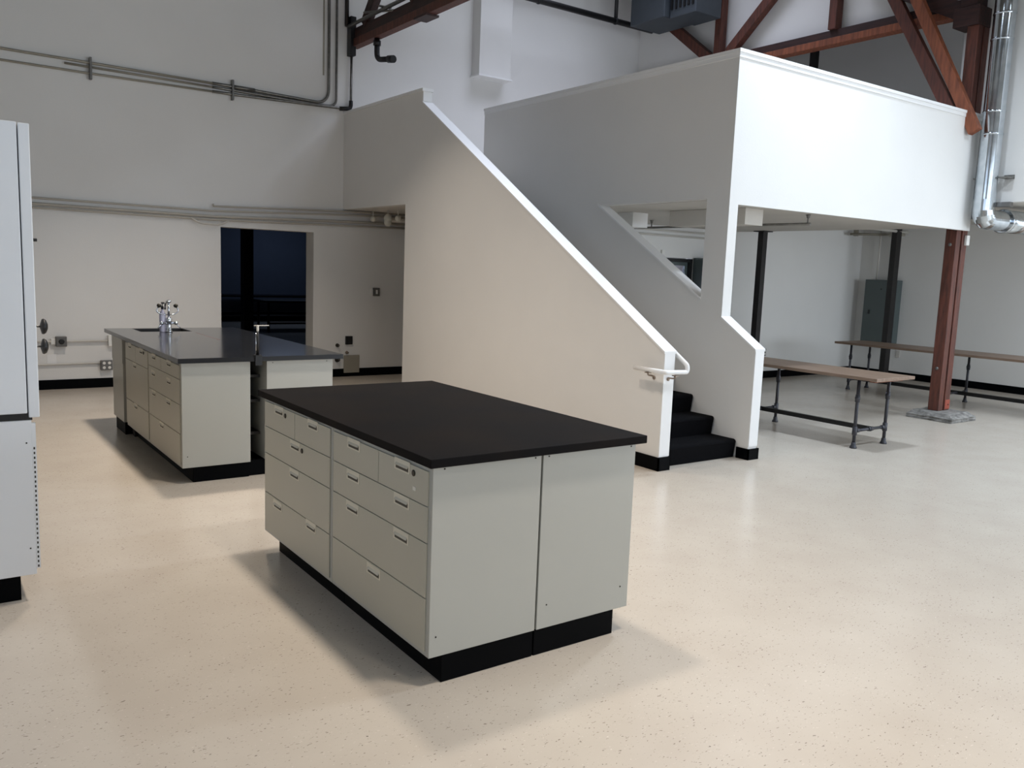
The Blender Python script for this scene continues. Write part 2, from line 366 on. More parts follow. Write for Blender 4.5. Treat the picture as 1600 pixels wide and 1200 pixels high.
# near-left bank (column 2 in view: y 2.70-3.585)
c = cabinet('putty four-row drawer cabinet at the near corner of the front island, seven handles', X1, 2.081, 2.68, 3.597, 1.634, 2.081, 2.69, 3.597, None,
            screws=((1.60, .20), (2.05, .865), (1.62, .865)))
D = [(2.705, 3.585)]
drawer(c, X1, 3.12, 3.585, .717, .856, [(3.363, .833)]); drawer(c, X1, 2.705, 3.12, .717, .856, [(2.912, .835)], (2.817, .825), (2.809, .765))
drawer(c, X1, 2.705, 3.585, .573, .717, [(3.366, .69), (2.911, .691)])
drawer(c, X1, 2.705, 3.585, .353, .573, [(3.368, .545), (2.91, .546)])
drawer(c, X1, 2.705, 3.585, .136, .353, [(3.149, .323)])
c = cabinet('putty drawer cabinet at the far end of the front island, beside the far gap', X1, 2.081, 3.601, 4.53, 1.634, 2.081, 3.597, 4.478, None)
c['label'] = 'putty drawer cabinet of the front island nearest the sink island, with two locked drawers'
drawer(c, X1, 4.065, 4.512, .720, .86, [(4.289, .837)], (4.196, .824)); drawer(c, X1, 3.62, 4.065, .720, .86, [(3.828, .839)])
drawer(c, X1, 3.62, 4.512, .572, .720, [(4.06, .692)], (3.965, .684))
drawer(c, X1, 3.62, 4.512, .350, .572, [(4.067, .543)])
drawer(c, X1, 3.62, 4.512, .134, .350, [(4.307, .318), (3.844, .329)])
c = cabinet('plain putty cabinet forming the right half of the front island, its end panel with screws', 2.087, 2.608, 2.68, 4.53, 2.087, 2.535, 2.69, 4.478, None,
            screws=((2.12, .865), (2.58, .865), (2.14, .22), (2.56, .22)))
b = nb(); bx(b, 1.54, 2.645, 2.648, 4.56, .879, .914, .003)
tag(obj('worktop', b, 'epoxy'), 'matte black slab worktop with faint brown stains on the front island', 'worktop')

# rear (sink) island
X2 = 1.535
c = cabinet('putty drawer cabinet with seven handles at the near corner of the sink island', X2, 2.03, 6.17, 7.16, 1.62, 2.03, 6.20, 7.165, None, screws=((1.575, .2),))
drawer(c, X2, 6.74, 7.148, .76, .862, [(6.96, .842)]); drawer(c, X2, 6.20, 6.74, .76, .862, [(6.49, .842)])
drawer(c, X2, 6.20, 7.148, .578, .76, [(6.98, .71), (6.5, .71)])
drawer(c, X2, 6.20, 7.148, .365, .578, [(6.98, .553), (6.52, .553)])
drawer(c, X2, 6.20, 7.148, .14, .365, [(6.735, .34)])
c = cabinet('putty drawer cabinet in the middle of the sink island side, four handles', X2, 2.03, 7.165, 8.04, 1.62, 2.03, 7.165, 8.04, None)
drawer(c, X2, 7.62, 8.03, .72, .862, [(7.845, .845)]); drawer(c, X2, 7.175, 7.62, .72, .862, [(7.40, .842)], (7.31, .835))
drawer(c, X2, 7.175, 8.03, .365, .72, [(7.659, .694)])
drawer(c, X2, 7.175, 8.03, .14, .365, [(7.643, .345)])
c = cabinet('narrow plain putty cabinet under the sink at the far end of the sink island', 1.528, 2.25, 8.15, 8.62, 1.545, 2.12, 8.18, 8.58, None, zt=.655)
b = nb(); bx(b, 1.528, 1.742, 8.15, 8.62, .655, .878); obj('body', b, 'cab', c)
b = nb(); bx(b, 1.60, 2.10, 8.045, 8.145, .0, .85); 
tag(obj('gap_shade_strip', b, 'gap'), 'dark strip painting the shade of the gap between the middle and sink cabinets of the sink island', 'filler')  # near-black strip stands in for the shade between the cabinets
c = cabinet('plain putty cabinet on the right side of the sink island, beyond the dark gap', 2.15, 2.68, 6.17, 8.1, 2.15, 2.62, 6.22, 8.08, None, screws=((2.2, .862), (2.63, .862)))
# dark open rack in the gap
t = thing('shelf_rack', 'black open rack filling the dark gap at the near end of the sink island', 'rack', (2.09, 6.4, 0))
b = nb(); bx(b, 2.035, 2.145, 7.0, 7.02, 0, .87); obj('back_panel', b, 'black', t)
for z in (.06, .3, .55, .74):
    b = nb(); bx(b, 2.035, 2.145, 6.3, 7.0, z, z+.02); obj('shelf', b, 'black', t)
b = nb(); bx(b, 2.03, 2.15, 6.22, 6.25, 0, .118); obj('plinth', b, 'base', t)
# worktop with the sink cut-out, and a thin red line on top
b = nb(); xs = (1.51, 1.745, 2.21, 2.755); ys = (6.14, 8.485, 8.60, 8.66)
def wt(x0, x1, y0, y1): bx(b, x0, x1, y0, y1, .879, .914)
prism(b, [[(1.51, 6.14), (2.755, 6.14), (2.755, 8.44), (2.215, 8.44), (1.745, 8.44), (1.51, 8.44)],
          [(1.51, 8.44), (1.745, 8.44), (1.745, 8.82), (1.51, 8.82)], [(2.215, 8.44), (2.755, 8.44), (2.755, 8.82), (2.215, 8.82)],
          [(1.51, 8.82), (1.745, 8.82), (2.215, 8.82), (2.755, 8.82), (2.755, 8.88), (1.51, 8.88)]], 2, .879, .914)
top2 = tag(obj('worktop', b, 'epoxy2'), 'glossy charcoal worktop with a sink cut-out on the rear island', 'worktop')
b = nb(); bx(b, 2.2, 2.203, 7.5, 8.27, .9135, .9145); obj('red_line', b, 'redplate', top2)  # short dark red line on the worktop surface
# sink basin
b = nb(); x0, x1, y0, y1 = 1.745, 2.215, 8.44, 8.82
prism(b, [[(x0, y0), (x1, y0), (x1-.012, y0+.012), (x0+.012, y0+.012)], [(x1, y0), (x1, y1), (x1-.012, y1-.012), (x1-.012, y0+.012)],
          [(x1, y1), (x0, y1), (x0+.012, y1-.012), (x1-.012, y1-.012)], [(x0, y1), (x0, y0), (x0+.012, y0+.012), (x0+.012, y1-.012)]], 2, .68, .913)
bx(b, x0, x1, y0, y1, .665, .68)
tag(obj('sink_basin', b, 'black'), 'black sink basin sunk into the charcoal worktop behind the tap', 'sink')
# faucet with eyewash gooseneck arms
fx, fy = 1.983, 8.372
ft = thing('laboratory_tap', 'chrome two-lever laboratory tap with eyewash arms standing by the sink', 'tap', (fx, fy, .914))
b = nb(); lathe(b, (fx, fy, .914), [(.032, 0), (.032, .012), (.024, .02), (.024, .09), (.028, .1), (.028, .125), (.016, .14)]); obj('base', b, 'chrome', ft)
b = nb(); tube(b, [(fx, fy, 1.04), (fx, fy, 1.2)], .0105); lathe(b, (fx, fy, 1.19), [(.012, 0), (.024, .006), (.024, .018), (.012, .024), (.006, .03)]); obj('riser', b, 'chrome', ft)
for s in (-1, 1):
    b = nb(); tube(b, [(fx, fy, 1.0), (fx+s*.05, fy, 1.0)], .011); lathe(b, (fx+s*.05, fy, 1.0), [(.016, 0), (.018, .02), (.012, .03)], 16, (s, 0, 0))
    tube(b, [(fx+s*.072, fy, 1.012), (fx+s*.072, fy, .985), (fx+s*.1, fy-.02, .955)], .006, 8)
    obj('lever', b, 'chrome', ft)
b = nb(); tube(b, bend([(fx, fy, 1.19), (fx, fy+.06, 1.2), (fx, fy+.13, 1.17), (fx, fy+.14, 1.12)], .05), .009); obj('spout', b, 'chrome', ft)
for s in (-1, 1):
    cx = fx+s*.05 if s > 0 else fx-.07
    b = nb(); pts = [(fx+s*.012, fy, 1.08), (cx, fy, 1.082), (cx+s*.045, fy, 1.115), (cx+s*.02, fy, 1.15)]
    tube(b, bend(pts, .04), .0055, 8); h = obj('eyewash_arm', b, 'chrome', ft)
    b = nb(); lathe(b, (cx+s*.022, fy, 1.145), [(.006, 0), (.02, .012), (.021, .026), (.014, .036)], 16, (-s*.4, 0, 1)); obj('spray_head', b, 'lock', h)
# bottle behind
bt = thing('soap_bottle', 'pale lavender plastic bottle with dark pump behind the tap', 'bottle', (1.935, 8.408, .914))
bpx, bpy_ = 1.935, 8.408
b = nb(); lathe(b, (bpx, bpy_, .915), [(.026, 0), (.029, .01), (.029, .16), (.025, .18), (.011, .2), (.011, .215)]); obj('body', b, 'bottle', bt)
b = nb(); lathe(b, (bpx, bpy_, 1.128), [(.012, 0), (.012, .025), (.004, .03), (.004, .06)]); bx(b, bpx-.01, bpx+.012, bpy_-.045, bpy_+.01, 1.18, 1.195, .003); obj('pump', b, 'black', bt)
# clamp rod at the near edge
t = thing('clamp_rod', 'upright rod with a white T handle clamped to the rear island worktop edge', 'lab rod', (2.08, 6.14, .914))
b = nb(); tube(b, [(2.08, 6.155, .914), (2.08, 6.155, 1.10)], .011); obj('rod', b, 'black', t)
b = nb(); tube(b, [(2.066, 6.15, .92), (2.066, 6.15, 1.09)], .0025, 8); obj('thin_rod', b, 'chrome', t)
b = nb(); lathe(b, (2.08, 6.155, 1.09), [(.009, 0), (.010, .02), (.010, .05), (.007, .056)]); tube(b, [(2.052, 6.155, 1.142), (2.165, 6.155, 1.142)], .0035, 8); obj('tee_handle', b, 'cpaint', t)
b = nb(); bx(b, 2.055, 2.105, 6.128, 6.18, .9145, .926); bx(b, 2.055, 2.105, 6.126, 6.139, .85, .926); obj('clamp', b, 'black', t)

# ------------------------------------------------------------------ fume hood at left
fh = thing('fume_hood', 'tall white metal hood cabinet cut by the left edge of the photo', 'fume hood', (.0, 4.8, 0))
b = nb(); bx(b, -1.3, .413, 4.36, 5.1, .888, 2.178, .004); obj('upper_body', b, 'hood', fh)
b = nb(); bx(b, .418, .462, 4.36, 5.1, .868, 2.176, .004); obj('corner_post', b, 'hood', fh)
b = nb(); bx(b, -1.3, .432, 4.365, 5.1, .857, .888); obj('counter', b, 'black', fh)
b = nb(); bx(b, -1.3, .428, 4.368, 5.08, .122, .857, .003); obj('lower_cabinet', b, 'hood', fh)
b = nb(); bx(b, -1.3, .362, 4.39, 5.0, 0, .122); obj('plinth', b, 'base', fh)
b = nb(); bx(b, .428, .444, 4.37, 4.395, .15, .84); o = obj('slotted_strip', b, 'hood', fh)
b = nb()
for i in range(26): bx(b, .4325, .4385, 4.3688, 4.371, .155+i*.0225, .166+i*.0225)
s = obj('slots', b, 'lock', o)
b = nb(); bx(b, .43, .445, 4.39, 4.42, .68, .80, .003); obj('hinge', b, 'outlet', fh)
for z in (.25, .75):
    b = nb(); lathe(b, (.405, 4.368, z), [(.004, 0), (.003, .002)], 8, (0, -1, 0)); obj('screw', b, 'lock', fh)
for (z, yy) in ((1.243, 4.9), (1.141, 4.9)):
    b = nb(); tube(b, [(.46, yy, z), (.555, yy, z)], .005, 8); k = obj('valve_stem', b, 'outlet', fh)
    b = nb(); lathe(b, (.535, yy, z), [(.012, 0), (.038, .008), (.04, .016), (.034, .026), (.014, .034)], 20, (1, 0, -.02)); obj('valve_knob', b, 'black', k)
b = nb(); tube(b, [(.46, 4.9, 1.678), (.535, 4.9, 1.678)], .008, 8); tube(b, [(.46, 5.02, 1.58), (.5, 5.02, 1.58), (.5, 5.02, 1.76)], .004, 8); obj('side_latch', b, 'black', fh)

# ------------------------------------------------------------------ tables of pipe and wood
def pipe_table(label, x0, x1, y0, y1, zt, legys, lx0, lx1, zbar, group=None, batten=True):
    t = thing('pipe_leg_table', label, 'table', ((x0+x1)/2, (y0+y1)/2, 0), group)
    b = nb(); bx(b, x0, x1, y0, y1, zt-.032, zt, .003); obj('tabletop', b, 'bench', t)
    if batten:
        b = nb(); bx(b, x0+.12, x1-.06, y0+.09, y0+.15, zt-.055, zt-.032); obj('batten', b, 'red2', t)
    for ly in legys:
        for lx in (lx0, lx1):
            b = nb(); r = .0165
            tube(b, [(lx, ly, .02), (lx, ly, zt-.036)], r)
            lathe(b, (lx, ly, 0), [(.034, 0), (.034, .012), (.024, .03), (.022, .055), (.018, .06)])
            lathe(b, (lx, ly, .46), [(.017, 0), (.023, .004), (.023, .03), (.026, .034), (.026, .05), (.022, .055), (.022, .075), (.017, .08)])
            lathe(b, (lx, ly, zbar-.045), [(.017, 0), (.024, .006), (.024, .084), (.017, .09)])
            lathe(b, (lx, ly, zt-.045), [(.018, 0), (.022, .008), (.045, .01), (.045, .0125)])
            obj('leg', b, 'pipe', t)
        b = nb(); xm = (lx0+lx1)/2
        tube(b, [(lx0+.02, ly, zbar), (lx1-.02, ly, zbar)], .0155)
        for sx in (lx0+.045, lx1-.045): tube(b, [(sx-.022, ly, zbar), (sx+.022, ly, zbar)], .021)
        tube(b, [(xm-.04, ly, zbar), (xm+.04, ly, zbar)], .022); tube(b, [(xm-.008, ly, zbar), (xm+.008, ly, zbar)], .026)
        obj('crossbar', b, 'pipe', t)
    b = nb(); xm = (lx0+lx1)/2; bx(b, xm-.022, xm+.022, legys[0]+.02, legys[-1]-.02, zbar-.022, zbar+.022, .003); obj('stretcher', b, 'black', t)
    return t
pipe_table('wooden-topped table on dark pipe legs, nearest the stairs, beside the timber post', 7.47, 8.14, 4.48, 6.42, .722, (4.71, 6.05), 7.545, 8.075, .175)
pipe_table('long wooden bench table on pipe legs standing along the right wall under the grey panel', 11.56, 12.32, 2.4, 7.69, .722, (7.48, 5.95, 4.4, 2.8), 11.69, 12.19, .15, batten=False)

# ------------------------------------------------------------------ timber post, footing, truss
t = thing('concrete_footing', 'rough grey concrete footing block under the red timber post', 'footing', (10.36, 5.4, 0))
b = nb(); zt = .10
lo = [(10.05, 5.03), (10.62, 5.03), (10.62, 5.60), (10.05, 5.60)]; up = [(10.12, 5.12), (10.58, 5.12), (10.58, 5.55), (10.12, 5.55)]
vl = [b.verts.new((x, y, 0)) for x, y in lo]; vm = [b.verts.new((x, y, .05)) for x, y in lo]; vu = [b.verts.new((x, y, zt)) for x, y in up]
b.faces.new(vl[::-1]); b.faces.new(vu)
for A, B_ in ((vl, vm), (vm, vu)):
    for k in range(4): b.faces.new((A[k], A[(k+1) % 4], B_[(k+1) % 4], B_[k]))
bmesh.ops.subdivide_edges(b, edges=b.edges, cuts=5, use_grid_fill=True)
for v in b.verts:
    if v.co.z > .001: v.co += Vector((random.uniform(-.009, .009), random.uniform(-.009, .009), random.uniform(-.006, .003)))
fo = obj('block', b, 'concrete', t)
def Y(y): return y
t = thing('timber_post', 'red stained built-up timber post standing on a concrete footing at the platform corner', 'post', (10.37, 5.45, .1))
b = nb(); bx(b, 10.24, 10.345, 5.306, 5.44, .1, 4.64, .006); obj('left_timber', b, 'red', t)
b = nb(); bx(b, 10.345, 10.38, 5.335, 5.41, .1, 4.64, .003); obj('spacer', b, 'red', t)
b = nb(); bx(b, 10.38, 10.495, 5.306, 5.44, .1, 4.64, .006); obj('right_timber', b, 'red', t)
b = nb(); bx(b, 10.385, 10.492, 5.30, 5.307, .115, .23, .002); pl = obj('base_plate', b, 'redplate', t)
b = nb(); lathe(b, (10.45, 5.30, .17), [(.008, 0), (.006, .006)], 8, (0, -1, 0)); obj('bolt', b, 'lock', pl)
for (z) in (.62, 2.12):
    b = nb(); lathe(b, (10.24, 5.375, z), [(.022, 0), (.022, .004), (.011, .004), (.011, .016)], 8, (-1, 0, 0)); obj('bolt', b, 'outlet', t)
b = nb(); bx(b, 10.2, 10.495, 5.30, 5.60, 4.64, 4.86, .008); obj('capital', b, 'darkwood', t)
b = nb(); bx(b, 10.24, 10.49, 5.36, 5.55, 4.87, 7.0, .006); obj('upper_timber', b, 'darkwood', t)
tg = tag(obj('sensor_box', one(bx, 10.43, 10.499, 5.274, 5.306, 2.12, 2.24, .006), 'white'), 'small white box fixed high on the red timber post', 'sensor')

t = thing('roof_truss', 'red timber roof truss along the upper right wall behind the white platform wall', 'roof truss', (10.4, 8.5, 4.85))
tx = 10.38
b = nb(); bx(b, tx-.06, tx+.11, 5.60, 11.2, 4.80, 4.89, .004); obj('lower_chord', b, 'red2', t)
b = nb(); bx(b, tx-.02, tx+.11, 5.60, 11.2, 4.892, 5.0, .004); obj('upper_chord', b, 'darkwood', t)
for (p, q, m, wd) in (((tx, 9.35, 5.02), (tx, 9.35, 7.3), 'red', .14), ((tx, 7.33, 5.0), (tx, 7.33, 7.3), 'red', .14),
                   ((tx, 9.55, 5.02), (tx, 11.1, 6.2), 'red', .15), ((tx, 9.15, 5.02), (tx, 7.45, 6.5), 'red', .14)):
    b = nb(); beam(b, p, q, .12, wd, (1, 0, 0) if abs(p[1]-q[1]) < .01 else (0, 0, 1)); obj('web_member', b, m, t)
b = nb(); beam(b, (10.28, 5.50, 3.60), (10.28, 7.0, 6.17), .09, .14); obj('knee_brace', b, 'red', t)
b = nb(); beam(b, (10.09, 5.14, 3.393), (10.09, 6.50, 5.98), .09, .13); obj('knee_brace', b, 'red2', t)
b = nb(); beam(b, (10.32, 5.56, 4.84), (10.32, 6.9, 5.56), .14, .2); obj('bolster', b, 'darkwood', t)

t = thing('roof_truss', 'dark red roof truss at the top of the photo meeting the back wall', 'roof truss', (5.1, 10, 4.6))
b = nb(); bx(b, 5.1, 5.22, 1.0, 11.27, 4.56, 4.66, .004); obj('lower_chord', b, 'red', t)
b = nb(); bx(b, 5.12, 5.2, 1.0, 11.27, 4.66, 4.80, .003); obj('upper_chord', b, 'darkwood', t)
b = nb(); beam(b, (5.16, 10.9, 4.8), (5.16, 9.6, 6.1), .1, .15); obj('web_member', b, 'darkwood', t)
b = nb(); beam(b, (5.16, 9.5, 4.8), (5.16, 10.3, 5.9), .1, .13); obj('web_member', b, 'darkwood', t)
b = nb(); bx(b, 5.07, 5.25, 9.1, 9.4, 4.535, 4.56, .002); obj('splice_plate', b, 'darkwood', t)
b = nb(); bx(b, 5.06, 5.14, 11.15, 11.27, 4.44, 4.95, .004); obj('wall_bracket', b, 'black', t)
t = thing('sprinkler_pipe', 'grey pipe lying along the dark red truss at the top of the photo', 'pipe', (5.04, 10, 4.85))
b = nb(); tube(b, [(5.05, 11.2, 4.82), (5.05, 1.5, 4.82)], .024); obj('pipe_run', b, 'conduit', t)
b = nb(); bx(b, 5.0, 5.16, 10.15, 10.2, 4.845, 4.86); tube(b, [(4.99, 10.6, 4.86), (5.14, 10.0, 4.79)], .014, 8); obj('strap', b, 'conduit', t)
t = thing('pipe_elbow', 'black iron elbow pipe hanging below the dark red truss', 'pipe', (5.15, 10.55, 4.4))
b = nb(); tube(b, bend([(5.16, 10.55, 4.56), (5.16, 10.55, 4.29), (5.2, 10.22, 4.25)], .1), .035); obj('pipe_bend', b, 'black', t)
for (z) in (4.5,):
    b = nb(); tube(b, [(5.16, 10.55, z-.03), (5.16, 10.55, z+.03)], .05); obj('collar', b, 'black', t)
b = nb(); tube(b, [(5.19, 10.27, 4.255), (5.205, 10.16, 4.24)], .048); obj('end_cap', b, 'black', t)

# ------------------------------------------------------------------ columns
t = thing('steel_column', 'slim black steel column behind the end of the right stair wall', 'column', (10.5, 8.35, 0))
b = nb(); bx(b, 10.45, 10.55, 8.30, 8.40, 0, 2.34, .004); obj('shaft', b, 'blackwood', t)
b = nb(); bx(b, 10.40, 10.60, 8.25, 8.45, 2.325, 2.34); obj('top_plate', b, 'blackwood', t)
t = thing('steel_column', 'slim black steel column in front of the grey electrical panel', 'column', (13.6, 8.06, 0))
b = nb(); bx(b, 13.52, 13.66, 8.00, 8.10, 0, 2.62, .004); obj('shaft', b, 'blackwood', t)
b = nb(); bx(b, 13.48, 13.70, 7.95, 8.15, 2.60, 2.62); obj('top_plate', b, 'blackwood', t)

tag(obj('steel_column', one(bx, 11.95, 12.05, 8.75, 8.85, 2.70, 6.5), 'blackwood'), 'slim dark column in the gloom above the white platform wall, below the truss', 'column')
# ------------------------------------------------------------------ electrical panel and conduits in the wing
t = thing('electrical_panel', 'tall grey green electrical panel on the right wall behind the bench', 'electrical panel', (13.9, 8.4, .55))
b = nb(); bx(b, 13.84, 13.999, 8.10, 8.70, .56, 1.69, .004); obj('box', b, 'panel', t)
b = nb(); bx(b, 13.828, 13.84, 8.11, 8.69, .57, 1.68, .004); d = obj('door', b, 'panel', t)
b = nb(); bx(b, 13.815, 13.828, 8.56, 8.59, 1.09, 1.16, .002); obj('latch', b, 'black', d)
b = nb(); lathe(b, (13.828, 8.38, 1.53), [(.014, 0), (.012, .008)], 12, (-1, 0, 0)); obj('lock', b, 'black', d)
t = thing('conduit', 'pair of pale painted conduits rising from the grey electrical panel', 'conduit', (13.95, 8.4, 1.69))
for (yy, r) in ((8.55, .014), (8.27, .026)):
    b = nb(); tube(b, [(13.94, yy, 1.69), (13.94, yy, 2.615)], r); obj('pipe_run', b, 'cpaint', t)
b = nb(); bx(b, 13.88, 13.99, 8.2, 8.36, 2.42, 2.56, .004); obj('junction_box', b, 'cpaint', t)
t = thing('sprinkler_pipe', 'thin pale pipe run crossing the low ceiling left of the panel conduits', 'pipe', (13.2, 8.5, 2.5))
b = nb(); tube(b, [(13.86, 8.02, 2.5), (11.6, 8.06, 2.53)], .025); obj('pipe_run', b, 'cpaint', t)
b = nb(); tube(b, [(13.85, 8.05, 2.46), (13.4, 8.8, 2.46)], .022); bx(b, 13.5, 13.53, 8.72, 8.8, 2.43, 2.615); obj('branch', b, 'cdirty', t)
tag(obj('sprinkler_pipe', one(tube, [(XR+.3, 5.2, 2.5), (13.95, 5.0, 2.5)], .02), 'cpaint'), 'thin pale pipe under the low ceiling right of the timber post', 'pipe')
t = thing('wall_outlet', 'small grey double outlet on the far wall just right of the stair wall', 'outlet', (11.44, 8.92, .43))
b = nb(); bx(b, 11.385, 11.50, YW-.03, YW-.001, .37, .49, .004); obj('plate', b, 'outlet', t)
for dx in (-.025, .027):
    for dz in (-.026, .026):
        b = nb(); bx(b, 11.443+dx-.016, 11.443+dx+.016, YW-.034, YW-.03, .43+dz-.017, .43+dz+.017, .001); obj('socket', b, 'white', t)
tag(obj('wall_outlet', one(bx, XW-.01, XW-.001, 8.02, 8.09, .36, .48, .002), 'soffit'), 'pale outlet plate on the right wall under the bench beside the column', 'outlet')

# door seen through the triangular opening
o = nb(); bx(o, 8.93, 8.99, YW-.02, YW+.1, 0, 1.88); bx(o, 9.56, 9.62, YW-.02, YW+.1, 0, 1.88); bx(o, 8.99, 9.56, YW-.02, YW+.1, 1.83, 1.88)
dr = struct('door_1', o, 'black')
b = nb()
prism(b, [[(8.992, .02), (9.558, .02), (9.558, .9), (8.992, .9)], [(8.992, .9), (9.05, .9), (9.05, 1.78), (8.992, 1.78)], [(9.5, .9), (9.558, .9), (9.558, 1.78), (9.5, 1.78)],
          [(8.992, 1.78), (9.05, 1.78), (9.5, 1.78), (9.558, 1.78), (9.558, 1.828), (8.992, 1.828)]], 1, YW+.02, YW+.06)
obj('door_leaf', b, 'panel', dr)
obj('door_pane', one(bx, 9.05, 9.5, YW+.035, YW+.041, .9, 1.78), 'glass', dr)
tag(obj('cabinet_locker', one(bx, 9.64, 10.05, YW-.35, YW-.02, 0, 1.9, .004), 'panel'), 'dark grey green locker right of the door behind the stair opening', 'locker')
bpy.data.objects['cabinet_locker'].name = 'metal_locker'
struct('wall_passage', one(bx, 6.3, 13.5, 11.1, 11.2, 0, 2.3), 'wall')
tag(obj('door_sign', one(bx, 8.96, 9.02, YW-.03, YW-.001, 1.93, 1.99, .004), 'white'), 'small white box above the dark door frame', 'sign box')
# boxed ducts under the platform
tag(obj('ceiling_duct', one(bx, 6.98, 7.26, 5.79, 6.85, 2.17, 2.339, .003), 'soffit'), 'boxed duct below the platform with a square lit front face beside the stair wall edge', 'duct')
tag(obj('duct_box', one(bx, 6.9, 7.14, 7.36, 7.6, 2.17, 2.339, .003), 'cap'), 'small square white box below the platform at the left of the triangular stair opening', 'box')
t = thing('sprinkler_pipe', 'grey painted pipe run with sprinkler heads under the platform', 'pipe', (8.0, 7, 2.24))
b = nb(); tube(b, [(8.0, 8.8, 2.24), (8.05, 5.78, 2.24)], .014, 8); obj('pipe_run', b, 'conduit', t)
for yy in (8.2, 6.6, 5.8):
    b = nb(); tube(b, [(8.03, yy, 2.24), (8.03, yy, 2.335)], .008, 8); lathe(b, (8.03, yy, 2.30), [(.012, 0), (.018, .01), (.018, .025), (.03, .035)], 12); obj('sprinkler_head', b, 'outlet', t)
t = thing('conduit', 'white painted conduits crossing the far wall above the dark door', 'conduit', (9, 8.9, 2.2))
for z in (2.2, 2.27):
    b = nb(); tube(b, [(6.3, YW-.03, z), (10.4, YW-.03, z)], .014, 8); obj('pipe_run', b, 'cpaint', t)

# ------------------------------------------------------------------ round duct
t = thing('round_duct', 'shiny galvanized round duct descending beside the timber post and turning under the wall', 'duct', (10.3, 5.05, 2.4))
dx_, dy_ = 10.31, 5.06
b = nb(); tube(b, [(dx_, dy_, 2.62), (dx_, dy_, 7.3)], .115, 32, False); obj('vertical_run', b, 'galv', t)
for z in (3.37, 3.62, 4.42, 4.70):
    b = nb(); lathe(b, (dx_, dy_, z), [(.116, 0), (.121, .006), (.121, .02), (.116, .026)], 32); obj('seam_band', b, 'galv', t)
b = nb(); tube(b, [(dx_, dy_, 2.64)] + bend([(dx_, dy_, 2.62), (dx_, dy_, 2.42), (dx_+.24, dy_-.02, 2.42)], .2, 4) + [(dx_+.45, dy_-.03, 2.42)], [.118]*1+[.118]*1+[.118]*5+[.118]+[.118], 32)
o = obj('elbow', b, 'galv', t)
for p in o.data.polygons: p.use_smooth = False
b = nb(); tube(b, [(dx_+.42, dy_-.03, 2.42), (11.6, dy_-.1, 2.42)], .135, 32); obj('horizontal_run', b, 'galv', t)
b = nb(); lathe(b, (dx_+.42, dy_-.03, 2.42), [(.136, 0), (.145, .006), (.145, .03), (.136, .036)], 32, (1, -.03, 0)); obj('seam_band', b, 'galv', t)
for (y0, y1) in ((4.84, 4.95), (5.18, 5.23)):
    b = nb(); bx(b, dx_+.02, XR-.001, y0, y1, 2.885, 2.90); bx(b, XR-.02, XR-.001, y0, y1, 2.885, 2.93); obj('strut_bracket', b, 'conduit', t)
tag(obj('duct_hanger', one(bx, 10.42, 10.499, 4.82, 5.0, 2.565, 2.618, .004), 'outlet'), 'dark grey metal angle just right of the duct elbow', 'hanger')
t = thing('damper_box', 'narrow galvanized slide box with slots between duct and timber post', 'damper', (10.42, 5.25, 2.4))
b = nb(); bx(b, 10.44, 10.498, 5.21, 5.30, 2.43, 3.05, .006); obj('box', b, 'galv', t)
b = nb()
for i in range(3): bx(b, 10.447, 10.49, 5.2095, 5.211, 2.46+i*.04, 2.475+i*.04)
obj('slot', b, 'lock', t)

# ------------------------------------------------------------------ ceiling services at the back
t = thing('suspended_pipe', 'thick black pipe hung on rods along the back wall near the ceiling', 'pipe', (9, 10.6, 5.58))
b = nb(); tube(b, [(5.4, 10.6, 5.585), (10.13, 10.6, 5.585)], .045, 16); obj('pipe_run', b, 'black', t)
for x in (6.2, 7.8, 9.33):
    b = nb(); tube(b, [(x, 10.6, 5.62), (x, 10.6, 7.49)], .011 if x < 9 else .03, 8); lathe(b, (x-.02, 10.6, 5.585), [(.052, 0), (.055, .01), (.055, .03), (.052, .04)], 16, (1, 0, 0)); obj('hanger_rod', b, 'black', t)
t = thing('heater_unit', 'grey box heater unit hanging at the top of the back right corner', 'heater', (9.9, 10, 5.7))
b = nb(); bx(b, 9.55, 10.2, 9.75, 10.5, 5.52, 6.25, .012); obj('housing', b, 'hvac', t)
b = nb(); bx(b, 9.65, 10.2, 9.2, 9.73, 5.50, 6.2, .012); obj('duct_collar', b, 'hvac', t)
b = nb()
for i in range(6): bx(b, 9.635, 9.65, 9.24+i*.085, 9.28+i*.085, 5.62, 6.1)
obj('grille', b, 'black', t)
b = nb(); bx(b, 9.5, 10.1, 9.3, 10.6, 6.2, 6.23)
for (x, y) in ((9.6, 9.5), (9.6, 10.4), (10.05, 9.5), (10.05, 10.4)): tube(b, [(x, y, 6.22), (x, y, 7.49)], .01, 6)
obj('hanger', b, 'black', t)
t = thing('wall_chase', 'white boxed duct running down the upper back wall', 'duct', (7.3, 11.2, 4.5))
b = nb(); bx(b, 7.09, 7.66, YB-.22, YB-.001, 4.50, 7.49, .003); obj('box', b, 'wall', t)
b = nb(); bx(b, 7.07, 7.68, YB-.25, YB-.001, 4.475, 4.50, .002); obj('bottom_flange', b, 'cap', t)

